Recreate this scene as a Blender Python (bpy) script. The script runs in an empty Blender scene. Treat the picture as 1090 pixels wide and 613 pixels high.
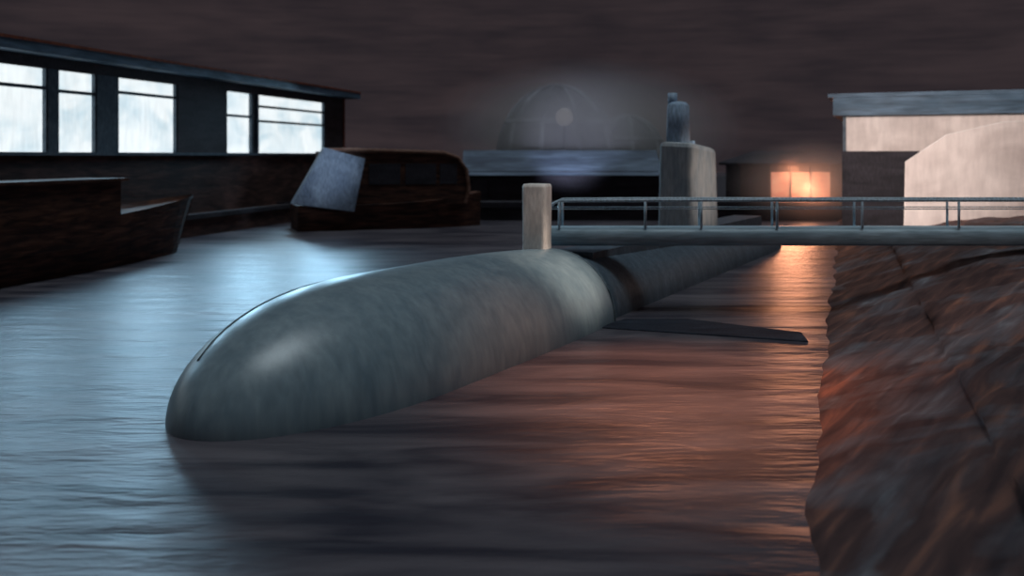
import bpy, math, random
from mathutils import Vector, Matrix
random.seed(4)
scene = bpy.context.scene
scene.view_settings.view_transform = 'Standard'

# ------------------------------------------------------------ materials
def mat(name, c1, c2, scale=(1,1,1), nscale=1.0, rough=0.6, bump=0.2, c3=None, lo=0.35, hi=0.65, detail=6, metallic=0.0, spec=0.5, emis=0.0, dist=0.6, bdist=0.1, rot=(0,0,0), fine=(4,4,1), fs=3.0, fa=0.35):
    m = bpy.data.materials.new(name); m.use_nodes = True
    nt = m.node_tree; N = nt.nodes; L = nt.links
    b = N['Principled BSDF']
    tc = N.new('ShaderNodeTexCoord'); mp = N.new('ShaderNodeMapping')
    mr = N.new('ShaderNodeMapping'); mr.inputs['Rotation'].default_value = rot
    mp.inputs['Scale'].default_value = scale
    L.new(tc.outputs['Object'], mr.inputs['Vector']); L.new(mr.outputs['Vector'], mp.inputs['Vector'])
    n = N.new('ShaderNodeTexNoise'); n.inputs['Scale'].default_value = nscale
    n.inputs['Detail'].default_value = detail; n.inputs['Distortion'].default_value = dist
    L.new(mp.outputs['Vector'], n.inputs['Vector'])
    r = N.new('ShaderNodeValToRGB')
    r.color_ramp.elements[0].position = lo; r.color_ramp.elements[0].color = (*c1, 1)
    r.color_ramp.elements[1].position = hi; r.color_ramp.elements[1].color = (*c2, 1)
    if c3:
        e = r.color_ramp.elements.new((lo+hi)/2); e.color = (*c3, 1)
    L.new(n.outputs['Fac'], r.inputs['Fac'])
    # fine streaked weathering over the base paint
    mf = N.new('ShaderNodeMapping'); mf.inputs['Scale'].default_value = fine
    L.new(tc.outputs['Object'], mf.inputs['Vector'])
    nf = N.new('ShaderNodeTexNoise'); nf.inputs['Scale'].default_value = fs; nf.inputs['Detail'].default_value = 5
    L.new(mf.outputs['Vector'], nf.inputs['Vector'])
    mrr = N.new('ShaderNodeMapRange'); mrr.inputs['From Min'].default_value=0.3; mrr.inputs['From Max'].default_value=0.7
    mrr.inputs['To Min'].default_value=1-fa; mrr.inputs['To Max'].default_value=1+fa
    L.new(nf.outputs['Fac'], mrr.inputs['Value'])
    vm = N.new('ShaderNodeVectorMath'); vm.operation='SCALE'
    L.new(r.outputs['Color'], vm.inputs[0]); L.new(mrr.outputs['Result'], vm.inputs['Scale'])
    L.new(vm.outputs['Vector'], b.inputs['Base Color'])
    b.inputs['Roughness'].default_value = rough
    b.inputs['Metallic'].default_value = metallic
    b.inputs['Specular IOR Level'].default_value = spec
    if emis > 0:
        L.new(vm.outputs['Vector'], b.inputs['Emission Color'])
        b.inputs['Emission Strength'].default_value = emis
    if bump > 0:
        bp = N.new('ShaderNodeBump'); bp.inputs['Strength'].default_value = bump
        bp.inputs['Distance'].default_value = bdist
        L.new(n.outputs['Fac'], bp.inputs['Height']); L.new(bp.outputs['Normal'], b.inputs['Normal'])
    return m

# ------------------------------------------------------------ mesh builder
class B:
    def __init__(s, name, mats):
        s.n=name; s.m=mats; s.v=[]; s.f=[]; s.mi=[]; s.sm=[]
    def add(s, vs, fs, mi=0, smooth=False):
        o=len(s.v); s.v += [tuple(v) for v in vs]
        for f in fs:
            s.f.append([i+o for i in f]); s.mi.append(mi); s.sm.append(smooth)
    def box(s, x0,x1,y0,y1,z0,z1, mi=0, M=None):
        vs=[Vector(p) for p in [(x0,y0,z0),(x1,y0,z0),(x1,y1,z0),(x0,y1,z0),(x0,y0,z1),(x1,y0,z1),(x1,y1,z1),(x0,y1,z1)]]
        if M: vs=[M@v for v in vs]
        s.add(vs,[(0,3,2,1),(4,5,6,7),(0,1,5,4),(1,2,6,5),(2,3,7,6),(3,0,4,7)],mi)
    def tube(s, pts, r, mi=0, seg=10):
        pts=[Vector(p) for p in pts]; rings=[]
        for i,p in enumerate(pts):
            a=pts[max(i-1,0)]; c=pts[min(i+1,len(pts)-1)]
            t=(c-a).normalized()
            up=Vector((0,0,1)) if abs(t.z)<0.9 else Vector((0,1,0))
            u=t.cross(up).normalized(); w=u.cross(t)
            rr=r[i] if isinstance(r,(list,tuple)) else r
            rings.append([p+rr*(math.cos(2*math.pi*k/seg)*u+math.sin(2*math.pi*k/seg)*w) for k in range(seg)])
        s.loft(rings,mi)
    def loft(s, rings, mi=0, smooth=True, caps=True):
        n=len(rings[0]); vs=[v for r in rings for v in r]; fs=[]
        for i in range(len(rings)-1):
            for k in range(n):
                a=i*n+k; b=i*n+(k+1)%n
                fs.append((a,b,b+n,a+n))
        if caps:
            fs.append(tuple(range(n-1,-1,-1))); fs.append(tuple((len(rings)-1)*n+k for k in range(n)))
        s.add(vs,fs,mi,smooth)
    def done(s, bevel=0):
        me=bpy.data.meshes.new(s.n); me.from_pydata(s.v,[],s.f)
        for m in s.m: me.materials.append(m)
        for p,i,sm in zip(me.polygons,s.mi,s.sm): p.material_index=i; p.use_smooth=sm
        import bmesh
        bm=bmesh.new(); bm.from_mesh(me); bmesh.ops.recalc_face_normals(bm,faces=bm.faces); bm.to_mesh(me); bm.free()
        o=bpy.data.objects.new(s.n,me); scene.collection.objects.link(o)
        if bevel:
            md=o.modifiers.new('bevel','BEVEL'); md.width=bevel; md.segments=3; md.limit_method='ANGLE'
        return o

def frame(origin, d):   # local +Y along d (horizontal), +X to the right
    d=Vector((d[0],d[1],0)).normalized(); n=Vector((d.y,-d.x,0))
    return Matrix(((n.x,d.x,0,origin[0]),(n.y,d.y,0,origin[1]),(0,0,1,origin[2]),(0,0,0,1)))

# ------------------------------------------------------------ palette
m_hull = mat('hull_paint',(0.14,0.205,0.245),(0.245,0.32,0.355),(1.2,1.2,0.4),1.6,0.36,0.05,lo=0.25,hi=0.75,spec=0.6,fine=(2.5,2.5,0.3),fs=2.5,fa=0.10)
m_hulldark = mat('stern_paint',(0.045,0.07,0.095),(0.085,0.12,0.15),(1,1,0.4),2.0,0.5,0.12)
m_seam = mat('hull_seam',(0.08,0.115,0.14),(0.12,0.16,0.18),(1,1,1),2,0.6,0)
m_sail = mat('sail_paint',(0.28,0.33,0.37),(0.42,0.44,0.45),(1,1,0.4),1.6,0.6,0.1,fine=(3,3,0.5),fa=0.2)
m_mast = mat('mast_paint',(0.26,0.38,0.52),(0.38,0.50,0.64),(1,1,0.4),2,0.6,0.1)
m_post = mat('post_paint',(0.76,0.68,0.62),(0.92,0.86,0.80),(1,1,0.3),3,0.6,0.1,fa=0.15)
m_gang = mat('gangway_steel',(0.28,0.40,0.47),(0.40,0.53,0.60),(0.25,1,1),2,0.45,0.1,fine=(0.4,4,4),fa=0.25)
m_rail = mat('rail_steel',(0.34,0.45,0.53),(0.50,0.60,0.67),(0.3,1,1),2,0.4,0)
m_brick = mat('quay_brick',(0.026,0.013,0.012),(0.085,0.042,0.034),(0.3,0.3,1.5),1.2,0.8,0.4,fine=(0.5,0.5,4),fs=1.5,fa=0.5)
m_fascia = mat('roof_fascia',(0.05,0.10,0.155),(0.10,0.17,0.25),(0.3,0.3,1.5),1.2,0.7,0.2,fine=(0.4,0.4,4),fs=1.5)
m_wallL = mat('wall_plaster_dark',(0.045,0.034,0.038),(0.075,0.062,0.068),(0.3,0.3,1.5),1.2,0.8,0.2)
m_frame = mat('window_frame',(0.06,0.095,0.13),(0.11,0.15,0.19),(1,1,1),1.2,0.7,0)
m_glass = mat('lit_glass',(0.52,0.68,0.76),(0.86,0.93,0.95),(0.4,0.4,0.6),0.7,0.3,0,lo=0.3,hi=0.58,emis=1.0,fine=(3,3,0.5),fs=1.2,fa=0.08)
m_rust = mat('rust_trim',(0.14,0.03,0.015),(0.25,0.07,0.03),(1,1,1),1.5,0.8,0.2)
m_wood = mat('boat_wood',(0.024,0.012,0.011),(0.10,0.045,0.030),(0.4,0.4,2.5),1.3,0.75,0.3,spec=0.25,fine=(0.4,0.4,4),fs=1.5,fa=0.5)
m_boatpale = mat('boat_canvas',(0.15,0.20,0.28),(0.28,0.35,0.45),(0.5,0.5,0.5),1,0.7,0.2)
m_brown = mat('boat_roof',(0.16,0.08,0.055),(0.26,0.15,0.11),(0.4,0.4,2.5),1.3,0.75,0.3,spec=0.25)
m_far = mat('far_shed_dim',(0.05,0.07,0.11),(0.12,0.17,0.24),(0.25,0.5,1.5),0.8,0.7,0.1,fine=(0.4,2,4),fs=1.0)
m_fardark = mat('far_quay_stone',(0.015,0.015,0.022),(0.035,0.033,0.045),(0.3,0.5,1.5),1,0.8,0.2)
m_dome = mat('dome_sheet',(0.025,0.022,0.030),(0.09,0.09,0.12),(0.3,0.3,0.3),0.9,0.9,0.1,spec=0.1)
m_rib = mat('dome_rib',(0.03,0.03,0.04),(0.34,0.36,0.43),(0.3,0.3,0.3),1,0.9,0,spec=0.1)
m_pale = mat('pale_render',(0.58,0.52,0.50),(0.86,0.80,0.77),(0.4,0.4,0.6),0.6,0.8,0.1,fine=(2,2,0.5),fs=1.5,fa=0.10)
m_orange = mat('warm_pane',(0.40,0.14,0.09),(0.80,0.36,0.23),(0.5,0.5,1.0),0.9,0.5,0,emis=0.85,lo=0.3,hi=0.62,fine=(0.5,0.5,3),fs=1.5,fa=0.3)
m_lamp = mat('lamp_globe',(0.20,0.18,0.19),(0.30,0.27,0.27),(1,1,1),1,0.8,0,emis=0.3)
m_shadowband = mat('shadow_band_dark',(0.014,0.017,0.026),(0.028,0.034,0.048),(0.4,1,1),1.5,0.85,0.2,spec=0.15)  # near-black tone that paints the shadow band beside the hull

def bank_mat():
    m = bpy.data.materials.new('embankment_scrub'); m.use_nodes=True
    nt=m.node_tree; N=nt.nodes; L=nt.links; b=N['Principled BSDF']
    tc=N.new('ShaderNodeTexCoord')
    def noise(scale,ns,det,dist,rz=0.0):
        mr=N.new('ShaderNodeMapping'); mr.inputs['Rotation'].default_value=(0,0,rz)
        mp=N.new('ShaderNodeMapping'); mp.inputs['Scale'].default_value=scale
        L.new(tc.outputs['Object'],mr.inputs['Vector']); L.new(mr.outputs['Vector'],mp.inputs['Vector'])
        n=N.new('ShaderNodeTexNoise'); n.inputs['Scale'].default_value=ns; n.inputs['Detail'].default_value=det; n.inputs['Distortion'].default_value=dist
        L.new(mp.outputs['Vector'],n.inputs['Vector']); return n
    def ramp(n,els):
        r=N.new('ShaderNodeValToRGB')
        r.color_ramp.elements[0].position=els[0][0]; r.color_ramp.elements[0].color=(*els[0][1],1)
        r.color_ramp.elements[1].position=els[-1][0]; r.color_ramp.elements[1].color=(*els[-1][1],1)
        for p_,c in els[1:-1]:
            e=r.color_ramp.elements.new(p_); e.color=(*c,1)
        L.new(n.outputs['Fac'],r.inputs['Fac']); return r
    st=noise((2.4,0.45,1),0.9,8,0.5,0.7); big=noise((1,1,1),0.30,5,1.0); st2=noise((2.6,0.4,1),0.8,8,0.6,0.75)
    brown=ramp(st,[(0.30,(0.028,0.018,0.020)),(0.55,(0.080,0.044,0.040)),(0.76,(0.21,0.095,0.065))])
    blue=ramp(st2,[(0.3,(0.060,0.052,0.060)),(0.55,(0.115,0.112,0.125)),(0.76,(0.22,0.24,0.265))])
    f=ramp(big,[(0.48,(0,0,0)),(0.68,(1,1,1))])
    mx=N.new('ShaderNodeMixRGB'); L.new(f.outputs['Color'],mx.inputs[0]); L.new(brown.outputs['Color'],mx.inputs[1]); L.new(blue.outputs['Color'],mx.inputs[2])
    L.new(mx.outputs[0],b.inputs['Base Color'])
    b.inputs['Roughness'].default_value=0.9; b.inputs['Specular IOR Level'].default_value=0.15
    bp=N.new('ShaderNodeBump'); bp.inputs['Strength'].default_value=0.15; bp.inputs['Distance'].default_value=0.1
    L.new(st.outputs['Fac'],bp.inputs['Height']); L.new(bp.outputs['Normal'],b.inputs['Normal'])
    return m
m_bank=bank_mat()

# ------------------------------------------------------------ water
def water():
    m = bpy.data.materials.new('harbour_water'); m.use_nodes=True
    nt=m.node_tree; N=nt.nodes; L=nt.links; b=N['Principled BSDF']
    tc=N.new('ShaderNodeTexCoord')
    def noise(scale,ns,det,dist=0.5):
        mp=N.new('ShaderNodeMapping'); mp.inputs['Scale'].default_value=scale
        L.new(tc.outputs['Object'],mp.inputs['Vector'])
        n=N.new('ShaderNodeTexNoise'); n.inputs['Scale'].default_value=ns; n.inputs['Detail'].default_value=det; n.inputs['Distortion'].default_value=dist
        L.new(mp.outputs['Vector'],n.inputs['Vector']); return n
    a=noise((0.20,0.8,1),1.0,4); c=noise((0.5,2.2,1),2.5,3)
    mx=N.new('ShaderNodeMath'); mx.operation='MULTIPLY_ADD'
    L.new(c.outputs['Fac'],mx.inputs[0]); mx.inputs[1].default_value=0.2; L.new(a.outputs['Fac'],mx.inputs[2])
    bp=N.new('ShaderNodeBump'); bp.inputs['Strength'].default_value=0.8; bp.inputs['Distance'].default_value=0.19
    L.new(mx.outputs[0],bp.inputs['Height']); L.new(bp.outputs['Normal'],b.inputs['Normal'])
    col=noise((0.16,0.7,1),1.0,9,1.0)
    r=N.new('ShaderNodeValToRGB')
    r.color_ramp.elements[0].position=0.38; r.color_ramp.elements[0].color=(0.024,0.024,0.036,1)
    r.color_ramp.elements[1].position=0.68; r.color_ramp.elements[1].color=(0.120,0.108,0.122,1)
    L.new(col.outputs['Fac'],r.inputs['Fac']); L.new(r.outputs['Color'],b.inputs['Base Color'])
    b.inputs['Roughness'].default_value=0.40; b.inputs['IOR'].default_value=1.38
    return m
w=B('harbour_water',[water()])
w.add([(-260,-30,0),(260,-30,0),(260,320,0),(-260,320,0)],[(0,1,2,3)])
w.done()

# ------------------------------------------------------------ submarine
N0=Vector((-6.95,19.85,0.04)); D=Vector((0.49,0.872,0)).normalized(); Nn=Vector((D.y,-D.x,0))
SE=17.4
def R(s):
    if s<6.5: return 2.76*max(0.0,1-(1-s/6.5)**2.3)**0.5
    if s<11: return 2.76
    if s<SE+0.01: return 2.76-0.26*((s-11)/(SE-11))**1.5
    return 2.2-0.9*((s-SE)/32)
sub=B('submarine',[m_hull,m_hulldark,m_seam,m_sail,m_mast])
seg=64
def ring(s,r,zc=0.0):
    c=N0+D*s
    return [c+Nn*(r*math.cos(2*math.pi*k/seg))+Vector((0,0,zc+r*math.sin(2*math.pi*k/seg))) for k in range(seg)]
ss=[0.0,0.02,0.06,0.13,0.25,0.4,0.6,0.85,1.15,1.5,1.9,2.4,3,3.7,4.5,5.5,6.5,8,9.5,11,13,14,15,16,16.8,SE-0.3]
rings=[ring(s,max(R(s),0.03)) for s in ss]
rings+=[ring(SE-0.1,2.46),ring(SE,2.40),ring(SE+0.03,2.26)]
sub.loft(rings,0)
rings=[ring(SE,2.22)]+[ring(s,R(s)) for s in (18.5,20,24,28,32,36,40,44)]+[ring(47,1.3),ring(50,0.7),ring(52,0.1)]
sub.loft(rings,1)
def arc(s,r,a0,a1,n=26):
    c=N0+D*s
    return [c+Nn*(r*math.cos(a0+(a1-a0)*k/n))+Vector((0,0,r*math.sin(a0+(a1-a0)*k/n))) for k in range(n+1)]
sub.tube(arc(SE+0.02,2.42,-0.3,math.pi+0.3),0.06,2,8)
for ang in (1.95,):
    pts=[]
    for i in range(33):
        s=0.9+i*0.5
        pts.append(N0+D*s+Nn*(R(s)*math.cos(ang))+Vector((0,0,R(s)*math.sin(ang))))
    sub.tube(pts,0.03,2,6)
M=frame(N0,D)
sub.box(-0.85,0.85,19,44,1.6,2.22,1,M)
sc=32.8
def plan(z,hl,hw,off=0,n=40,p=6.0,slope=0.0):
    out=[]
    for k in range(n):
        t=2*math.pi*k/n; ct,st=math.cos(t),math.sin(t)
        x=hw*math.copysign(abs(ct)**(2/p),ct); y=hl*math.copysign(abs(st)**(2/p),st)+off
        out.append(M@Vector((x,sc+y,z-slope*(y+hl)-slope*0.8*(x+hw))))
    return out
tower=[plan(1.7,2.2,1.0,p=9),plan(2.4,2.15,0.98,p=9),plan(6.42,1.98,0.92,-0.05,slope=0.07,p=9),plan(6.58,1.9,0.86,-0.05,slope=0.07,p=9),plan(6.64,1.7,0.7,-0.05,slope=0.07,p=9)]
sub.loft(tower,3,smooth=False)
def plan2(z,hl,hw,y0,xo=-0.25,p=5):
    o=[]
    for k in range(24):
        t=2*math.pi*k/24; ct,st=math.cos(t),math.sin(t)
        o.append(M@Vector((xo+hw*math.copysign(abs(ct)**(2/p),ct),sc+y0+hl*math.copysign(abs(st)**(2/p),st),z-N0.z)))
    return o
sub.loft([plan2(6.2,0.78,0.46,-0.9),plan2(8.5,0.72,0.42,-0.9),plan2(8.7,0.5,0.3,-0.9)],4)
sub.tube([M@Vector((-0.45,sc-1.2,8.4)),M@Vector((-0.45,sc-1.2,9.1))],0.24,4)
sub.tube([M@Vector((0,sc+0.4,6.0)),M@Vector((0,sc+0.4,6.7))],0.2,4)
sub.done()

p=B('mooring_post',[m_post,m_mast])
Mp=frame((0.92,34.4,0),(0.30,0.95))
def rr(z,h,w_,n=24,q=7):
    o=[]
    for k in range(n):
        t=2*math.pi*k/n; ct,st=math.cos(t),math.sin(t)
        o.append(Mp@Vector((w_*math.copysign(abs(ct)**(2/q),ct),h*math.copysign(abs(st)**(2/q),st),z)))
    return o
p.loft([rr(2.2,0.55,0.46),rr(2.75,0.52,0.44),rr(4.85,0.5,0.46),rr(4.95,0.44,0.42)],0,smooth=False)
p.done(0.03)

# ------------------------------------------------------------ gangway with railing
g=B('gangway',[m_gang,m_rail])
def gs(x,k=1.0):
    y0,y1,z0,z1=35.6,37.2,2.52,3.24
    cy,cz=(y0+y1)/2,(z0+z1)/2
    out=[]
    for j in range(28):
        t=2*math.pi*j/28; ct,st=math.cos(t),math.sin(t)
        out.append(Vector((x,cy+k*0.8*math.copysign(abs(ct)**0.45,ct),cz+k*0.36*math.copysign(abs(st)**0.6,st))))
    return out
g.loft([gs(1.0,0.3),gs(1.05,0.6),gs(1.2,0.85),gs(1.5,1.0)]+[gs(x) for x in (6,12,18,24,30)],0)
for y,off in ((35.7,0),(37.1,0.2)):
    top=[(1.15+off,y,3.25),(1.25+off,y,3.7),(1.45+off,y,4.1),(1.8+off,y,4.26)]+[(x,y,4.28) for x in (5,9,14,19,24,30)]
    g.tube(top,0.055,1,8)
    g.tube([(1.4+off,y,3.95)]+[(x,y,3.95) for x in (6,12,20,30)],0.022,1,6)
    for u in (592,683,742,822,912,1014,1100,1200):
        x=(u-545)*0.036+off+0.1
        g.tube([(x,y,3.2),(x,y,4.28)],0.05,1,8)
g.box(20.5,22.0,35.7,37.1,-0.5,2.6,0)
g.done()

# ------------------------------------------------------------ thin dark slab standing in for the shadow band on the water
pn=B('shadow_band_slab',[m_shadowband])
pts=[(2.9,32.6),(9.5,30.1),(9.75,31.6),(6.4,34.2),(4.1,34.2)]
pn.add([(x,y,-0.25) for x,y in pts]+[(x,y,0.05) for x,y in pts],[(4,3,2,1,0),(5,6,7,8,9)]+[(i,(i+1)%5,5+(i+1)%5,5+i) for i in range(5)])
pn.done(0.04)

# ------------------------------------------------------------ embankment
from mathutils import noise as mn
e0=Vector((3.82,13.4,0)); t=Vector((0.334,0.943,0)).normalized(); r_=Vector((t.y,-t.x,0))
bk=B('embankment',[m_bank])
es=[-1.5,-0.7,0,0.3]+[0.3+0.33*i for i in range(1,34)]+[12,14,17,21,26,32,40,55,80]
ls=[-14+0.55*i for i in range(170)]
vs=[];fs=[]
for l in ls:
    for e in es:
        b0=e0+t*l+r_*e
        z=0.35*e if e<5.5 else 0.35*5.5+0.55*(1-math.exp(-(e-5.5)*0.5))
        if e>-0.5: z+=0.10*mn.fractal(Vector((b0.x*1.0,b0.y*0.7,0.0)),0.9,2.0,5)*min(1,max(0.2,e))
        wob=0.25*mn.noise(Vector((l*0.5,1.3,0)))+0.35
        q=b0+r_*wob*(1 if e<3 else 0)
        vs.append((q.x,q.y,z))
n=len(es)
for i in range(len(ls)-1):
    for j in range(n-1):
        fs.append((i*n+j,i*n+j+1,(i+1)*n+j+1,(i+1)*n+j))
bk.add(vs,fs,0,True); bk.done()

# ------------------------------------------------------------ left building
A=Vector((-29.4,54,0)); Bp=Vector((-18.0,100,0)); wd=(Bp-A).normalized()
ML=frame(A,wd)
Lw=(Bp-A).length
def yl(u):
    k=(u-545)/1000.0
    return (k*A.y-A.x)/(wd.x-k*wd.y)
ZT,ZS,ZR=11.3,6.15,13.0
bl=B('waterfront_hall',[m_wallL,m_brick,m_fascia,m_frame,m_glass,m_rust])
ys=-34
bl.box(-16,-0.3,ys,Lw,1.5,12.4,0,ML)
bl.box(-0.35,0,ys,Lw,1.5,ZS,1,ML)
bl.box(-0.4,0.25,ys,Lw,ZS-0.18,ZS+0.03,3,ML)
bl.box(-17,1.5,ys-1,Lw+1.2,12.0,12.65,2,ML)
bl.box(-0.35,0.1,ys,Lw,ZT,12.05,0,ML)
bl.box(1.4,1.54,ys-1,Lw+1.2,12.58,12.76,5,ML)
def win(y0,y1,n,hbar):
    bl.box(-0.28,-0.2,y0,y1,ZS,ZT,4,ML)
    for i in range(n+1):
        y=y0+(y1-y0)*i/n
        bl.box(-0.25,0.06,y-0.16,y+0.16,ZS,ZT,3,ML)
    for z in hbar: bl.box(-0.25,0.03,y0,y1,z-0.1,z+0.1,3,ML)
win(ys+1,-12,4,(9.6,))
win(-11,yl(50),2,(10.1,))
win(yl(60),yl(102),1,(10.0,))
win(yl(124),yl(188),1,(10.3,))
win(yl(240),yl(268),1,(9.3,)) 
win(yl(274),yl(345),1,(9.0,10.3))
bl.box(-0.3,0.12,-12,-11,ZS,ZT,0,ML)
for a,b,mi in ((50,60,3),(102,124,3),(188,240,0),(345,372,0)):
    bl.box(-0.3,0.12,yl(a),min(yl(b),Lw),ZS,ZT,mi,ML)
bl.box(-0.2,0.2,Lw-0.3,Lw+0.1,1.5,12.2,5,ML)
bl.done()
ql=B('stone_quay',[m_brick,m_fardark])
ql.box(-40,2.2,-60,Lw+6,-1,1.5,0,ML); ql.box(1.9,2.4,-60,Lw+6,1.3,1.65,1,ML)
ql.done()

def boat(name,bow,dirv,L,bw,h,mats,sheer=0.9):
    b=B(name,mats); Mb=frame((bow[0],bow[1],0),dirv)
    rings=[]
    for i in range(25):
        k=i/24; y=-L*k
        half=bw*min(1,(k/0.35))**0.6 if k<0.35 else bw*(1-0.25*((k-.35)/.65)**2)
        half=max(half,0.05); zt=h+sheer*(1-k)**3
        y2=y-2.0*(1-min(1,k/0.3))
        rings.append([Mb@Vector(v) for v in [(-half,y,zt),(-half*0.92,(y+y2)/2,zt*0.5),(-half*0.6,y2,-0.3),(half*0.6,y2,-0.3),(half*0.92,(y+y2)/2,zt*0.5),(half,y,zt),(half*0.85,y,zt-0.25),(-half*0.85,y,zt-0.25)]])
    b.loft(rings,0,smooth=False)
    return b,Mb
b,Mb=boat('wooden_barge',(-20.4,60),(0.22,0.975),30,2.0,2.6,[m_wood,m_brown])
b.box(-1.2,1.2,-24,-9,2.2,4.6,0,Mb); b.box(-1.4,1.4,-24.3,-8.6,4.6,4.75,0,Mb)
b.done()

cb=B('covered_barge',[m_wood,m_boatpale,m_brown,m_fardark])
Mc=frame((-16.6,76,0),(0.94,0.34))
rings=[]
for i in range(20):
    k=i/19; y=-1.0+15.5*k; hw=2.6*(1-0.65*max(0,(k-0.6)/0.4)**2); zt=2.0+0.9*k**3
    rings.append([Mc@Vector(v) for v in [(-hw,y,zt),(-hw*0.8,y,-0.3),(hw*0.8,y,-0.3),(hw,y,zt)]])
cb.loft(rings,0,smooth=False)
def q(x,y,z): return Mc@Vector((x,y,z))
cv=[q(2.9,-1.5,2.2),q(3.0,3.3,1.5),q(2.9,4.2,5.7),q(2.8,1.0,6.6),q(1.6,-1.5,2.2),q(1.6,3.3,1.5),q(1.6,4.2,5.7),q(1.6,1.0,6.6)]
cb.add(cv,[(0,1,2,3),(7,6,5,4),(0,4,5,1),(1,5,6,2),(2,6,7,3),(3,7,4,0)],1)
prof=[(1.0,1.9),(12.6,1.9),(12.9,3.2),(12.7,4.8),(12.0,5.7),(10.8,6.1),(3.0,6.3),(1.0,6.3)]
k=len(prof)
cb.add([q(2.2,y,z) for y,z in prof]+[q(-2.2,y,z) for y,z in prof],[tuple(range(k)),tuple(range(2*k-1,k-1,-1))]+[(i,(i+1)%k,k+(i+1)%k,k+i) for i in range(k)],0)
cb.tube([q(2.3,y,z) for y,z in [(12.7,2.0),(13.0,3.2),(12.8,4.8),(12.1,5.75),(10.8,6.2),(3.0,6.42),(1.2,6.4)]],0.16,2,8)
for a,b_ in ((4.6,7.2),(7.6,10.2),(10.5,12.0)): cb.box(2.2,2.26,a,b_,3.6,5.3,3,Mc)
cb.done(0.1)

# ------------------------------------------------------------ far quay and sheds
fq=B('far_quay',[m_fardark]); fq.box(-60,120,86,200,-1,1.5,0); fq.box(-60,120,85.8,86.3,1.2,1.7,0); fq.done()
fs_=B('boat_shed',[m_far,m_fardark,m_frame])
x0,x1=-4.6,14.5
fs_.box(x0,x1,93,101,1.5,4.4,1)
fs_.add([(x0-.4,92.4,4.0),(x1+.4,92.4,4.0),(x1+.4,97,6.5),(x0-.4,97,6.5),(x0-.4,101.6,4.0),(x1+.4,101.6,4.0)],[(0,1,2,3),(3,2,5,4),(0,3,4),(1,5,2),(0,4,5,1)],0)
for i in range(8): fs_.box(x0+0.8+i*2.3,x0+2.2+i*2.3,92.9,93.05,1.7,3.6,1)
fs_.done()
dm=B('domed_hall',[m_dome,m_rib,m_lamp])
def dome(cx,cy,rad,z0,hh,ribs):
    rg=[]
    for i in range(12):
        a=math.pi/2*i/11.0
        rg.append([Vector((cx+rad*max(math.cos(a),0.02)*math.cos(2*math.pi*k/36),cy+rad*max(math.cos(a),0.02)*math.sin(2*math.pi*k/36),z0+hh*math.sin(a))) for k in range(36)])
    base=[Vector((v.x,v.y,1.5)) for v in rg[0]]
    dm.loft([base]+rg,0)
    for j in range(ribs):
        th=2*math.pi*j/ribs
        dm.tube([(cx+(rad+0.08)*math.cos(a)*math.cos(th),cy+(rad+0.08)*math.cos(a)*math.sin(th),z0+(hh+0.08)*math.sin(a)) for a in [math.pi/2*i/10 for i in range(11)]],0.28,1,8)
    for fz in (0.0,0.5):
        a=math.asin(fz); dm.tube([(cx+(rad+.1)*math.cos(a)*math.cos(2*math.pi*k/36),cy+(rad+.1)*math.cos(a)*math.sin(2*math.pi*k/36),z0+(hh+.1)*fz) for k in range(37)],0.28,1,8)
dome(5.4,112,7.0,5.5,8.6,10)
dome(14.0,114,4.6,5.0,5.6,8)
rg=[]
for i in range(9):
    a=-math.pi/2+math.pi*i/8; rg.append([Vector((5.8+1.0*max(math.cos(a),.03)*math.cos(2*math.pi*k/18),104.0+1.0*max(math.cos(a),.03)*math.sin(2*math.pi*k/18),10.2+1.0*math.sin(a))) for k in range(18)])
dm.loft(rg,2); dm.tube([(5.8,104,1.5),(5.8,104,9.3)],0.15,0)
dm.done()

# soft mist hanging over the far quay
def mist_mat(name,col,dens):
    m=bpy.data.materials.new(name); m.use_nodes=True
    nt=m.node_tree; N=nt.nodes; L=nt.links
    for x in list(N): N.remove(x)
    out=N.new('ShaderNodeOutputMaterial'); v=N.new('ShaderNodeVolumeScatter')
    v.inputs['Color'].default_value=(*col,1)
    tc=N.new('ShaderNodeTexCoord')
    ln=N.new('ShaderNodeVectorMath'); ln.operation='LENGTH'; L.new(tc.outputs['Object'],ln.inputs[0])
    mr=N.new('ShaderNodeMapRange'); mr.interpolation_type='SMOOTHSTEP'
    mr.inputs['From Min'].default_value=1.0; mr.inputs['From Max'].default_value=0.1
    mr.inputs['To Min'].default_value=0.0; mr.inputs['To Max'].default_value=dens
    L.new(ln.outputs['Value'],mr.inputs['Value']); L.new(mr.outputs['Result'],v.inputs['Density'])
    L.new(v.outputs['Volume'],out.inputs['Volume']); return m
def mist(m,loc,sc_):
    ms=B('mist_bank',[m]); rg=[]
    for i in range(13):
        a=-math.pi/2+math.pi*i/12; rg.append([Vector((max(math.cos(a),.02)*math.cos(2*math.pi*k/24),max(math.cos(a),.02)*math.sin(2*math.pi*k/24),math.sin(a))) for k in range(24)])
    ms.loft(rg,0); mo=ms.done(); mo.location=loc; mo.scale=sc_
mist(mist_mat('harbour_mist',(0.88,0.88,1.0),0.21),(8.5,102,9.0),(18,7.5,8.2))
mist(mist_mat('pavilion_mist',(1.0,0.85,0.8),0.32),(27.0,85.5,3.4),(8.5,3.2,4.6))

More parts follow.
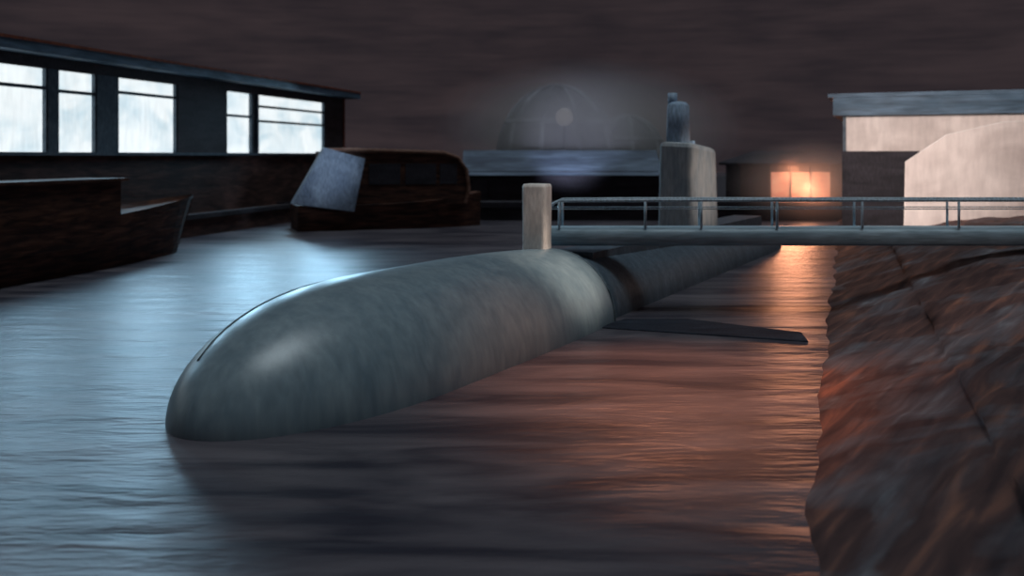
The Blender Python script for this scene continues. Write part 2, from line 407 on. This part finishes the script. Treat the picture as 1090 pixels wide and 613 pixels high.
wp=B('lit_pavilion',[m_fardark,m_orange,m_far])
wp.box(21.4,31.2,88,94,1.5,5.0,0); wp.box(20.9,31.8,87.2,95,5.0,5.25,0)
wp.add([(20.9,87.2,5.25),(31.8,87.2,5.25),(29,91,6.4),(23.5,91,6.4),(20.9,95,5.25),(31.8,95,5.25)],[(0,1,2,3),(3,2,5,4),(0,3,4),(1,5,2)],0)
for i in range(3): wp.box(24.2+i*1.9,25.95+i*1.9,87.9,88.02,1.6,4.4,1)
for i in range(4): wp.box(24.05+i*1.9,24.2+i*1.9,87.7,88.0,1.5,5.0,0)
wp.done()
# ------------------------------------------------------------ right building (turned to face the basin)
rb=B('lit_boathouse',[m_pale,m_fascia,m_frame,m_fardark])
MR=frame((21.9,62,0),(0.40,1.0))
rb.box(0,26,0,13,0.8,8.7,0,MR)
rb.box(-0.6,27,-1.6,14,8.55,9.7,1,MR)
rb.box(-0.9,27.2,-1.9,14.3,9.7,9.95,1,MR)
rb.box(-0.1,4.6,-0.35,0.0,0.8,6.25,3,MR)
rb.box(-0.05,0.15,-0.3,0.02,0.8,8.6,2,MR)
rb.done()
cab=B('white_cabin',[m_pale,m_frame])
yy0,yy1=54.5,57
prof=[(22.7,0.9),(36,0.9),(36,8.2),(28.5,7.95),(25.2,7.2),(22.8,5.6)]
k=len(prof)
cab.add([(x,yy0,z) for x,z in prof]+[(x+0.42*(yy1-yy0),yy1,z) for x,z in prof],[tuple(range(k)),tuple(range(2*k-1,k-1,-1))]+[(i,(i+1)%k,k+(i+1)%k,k+i) for i in range(k)],0)
cab.done(0.05)

# ------------------------------------------------------------ lights
def light(kind,name,loc,energy,col,target=None,size=1.0,sizey=None,angle=None,blend=0.8):
    d=bpy.data.lights.new(name,kind); d.energy=energy; d.color=col
    if kind=='AREA':
        d.size=size
        if sizey: d.shape='RECTANGLE'; d.size_y=sizey
    elif kind=='SUN': d.angle=size
    else: d.shadow_soft_size=size
    if kind=='SPOT': d.spot_size=angle; d.spot_blend=blend
    o=bpy.data.objects.new(name,d); o.location=loc; scene.collection.objects.link(o)
    if target is not None:
        o.rotation_euler=(Vector(target)-Vector(loc)).to_track_quat('-Z','Y').to_euler()
    return o
light('SUN','moonlight',(0,0,50),1.0,(0.80,0.93,1.0),target=(-14,6,-26),size=0.4)
for i,(y,tx,ty,e) in enumerate(((-14,-13,17,1500),(-2,-13,24,3000),(9,-13,30,4800),(22,-11,38,6800),(36,-12,50,8500))):
    light('SPOT','blue_water_fill_%d'%i,ML@Vector((3.2,y,11.6)),e,(0.42,0.74,1.0),target=(tx,ty,0),size=2.0,angle=1.4)  # added cool spots that tint the left water blue, no fixtures there
light('SPOT','warm_water_fill',(5.0,31.0,13.0),12500,(1.0,0.36,0.18),target=(4.4,24.6,0),size=1.2,angle=0.90,blend=1.0)  # added overhead spot for the orange patch on the water, source unseen
light('SPOT','warm_streak_fill',(25.5,86,4.5),7000,(1.0,0.36,0.18),target=(15,50,0),size=1.4,angle=0.8,blend=1.0)  # added warm spot that makes the orange streak below the gangway
light('POINT','pavilion_glow',(27.2,86.2,3.0),700,(1.0,0.38,0.20),size=0.8)
light('SPOT','hull_fill',(21,30,9),17000,(1.0,0.82,0.68),target=(1.5,32.2,2.2),size=0.5,angle=0.25,blend=1.0)  # added out-of-frame spot for the beige highlight on the hull
light('SPOT','post_fill',(9,24,8),900,(1.0,0.84,0.74),target=(0.92,34.4,4.2),size=0.3,angle=0.22,blend=1.0)  # small spot added to brighten the front of the post
light('SPOT','tower_fill',(24,38,9),6000,(1.0,0.82,0.70),target=(9.2,48.3,4.5),size=0.5,angle=0.35,blend=1.0)  # unseen warm spot, added for the beige right face of the sail
light('SPOT','cabin_wall_fill',(14,42,9.5),14500,(1.0,0.82,0.74),target=(28,60,6),size=0.8,angle=1.0)  # added spot that brightens the pale cabin and boathouse walls
light('SPOT','dome_fill',(4,84,5),6500,(0.72,0.76,1.0),target=(9,112,10),size=1,angle=0.9)  # added spot that lifts the domes and the mist before them
light('SPOT','barge_fill',(-6,66,9),2600,(0.65,0.8,1.0),target=(-17,76,4),size=1,angle=0.5)  # extra spot added for the pale end face of the barge
light('SPOT','bank_spot',(10,24,10),900,(1.0,0.90,0.86),target=(14,28,1),size=0.8,angle=1.5)  # wide spot aimed at the bank, no fixture modelled

# ------------------------------------------------------------ world
wd_=bpy.data.worlds.new('night_sky'); scene.world=wd_; wd_.use_nodes=True
nt=wd_.node_tree; N=nt.nodes; L=nt.links; bg=N['Background']
tc=N.new('ShaderNodeTexCoord')
def wn(scale,s,d):
    mp=N.new('ShaderNodeMapping'); mp.inputs['Scale'].default_value=scale
    L.new(tc.outputs['Generated'],mp.inputs['Vector'])
    nz=N.new('ShaderNodeTexNoise'); nz.inputs['Scale'].default_value=s; nz.inputs['Detail'].default_value=d; nz.inputs['Distortion'].default_value=0.3
    L.new(mp.outputs['Vector'],nz.inputs['Vector']); return nz
n1=wn((3,3,14),2.4,8); n2=wn((6,6,90),3.0,4)
ad=N.new('ShaderNodeMath'); ad.operation='MULTIPLY_ADD'
L.new(n2.outputs['Fac'],ad.inputs[0]); ad.inputs[1].default_value=0.45
sb=N.new('ShaderNodeMath'); sb.operation='SUBTRACT'; L.new(n1.outputs['Fac'],sb.inputs[0]); sb.inputs[1].default_value=0.225
L.new(sb.outputs[0],ad.inputs[2])
rp=N.new('ShaderNodeValToRGB')
rp.color_ramp.elements[0].position=0.3; rp.color_ramp.elements[0].color=(0.019,0.0155,0.019,1)
rp.color_ramp.elements[1].position=0.7; rp.color_ramp.elements[1].color=(0.037,0.027,0.030,1)
L.new(ad.outputs[0],rp.inputs['Fac']); L.new(rp.outputs['Color'],bg.inputs['Color']); bg.inputs['Strength'].default_value=1.0

# ------------------------------------------------------------ camera
cd=bpy.data.cameras.new('camera'); cam=bpy.data.objects.new('camera',cd); scene.collection.objects.link(cam)
cd.sensor_width=36; cd.lens=36*1000/1090; cd.shift_y=-(306.5-165)/1090
cd.dof.use_dof=True; cd.dof.focus_distance=26; cd.dof.aperture_fstop=0.33
cam.location=(0,0,6); cam.rotation_euler=(math.pi/2,0,0); cd.clip_end=1000
scene.camera=cam
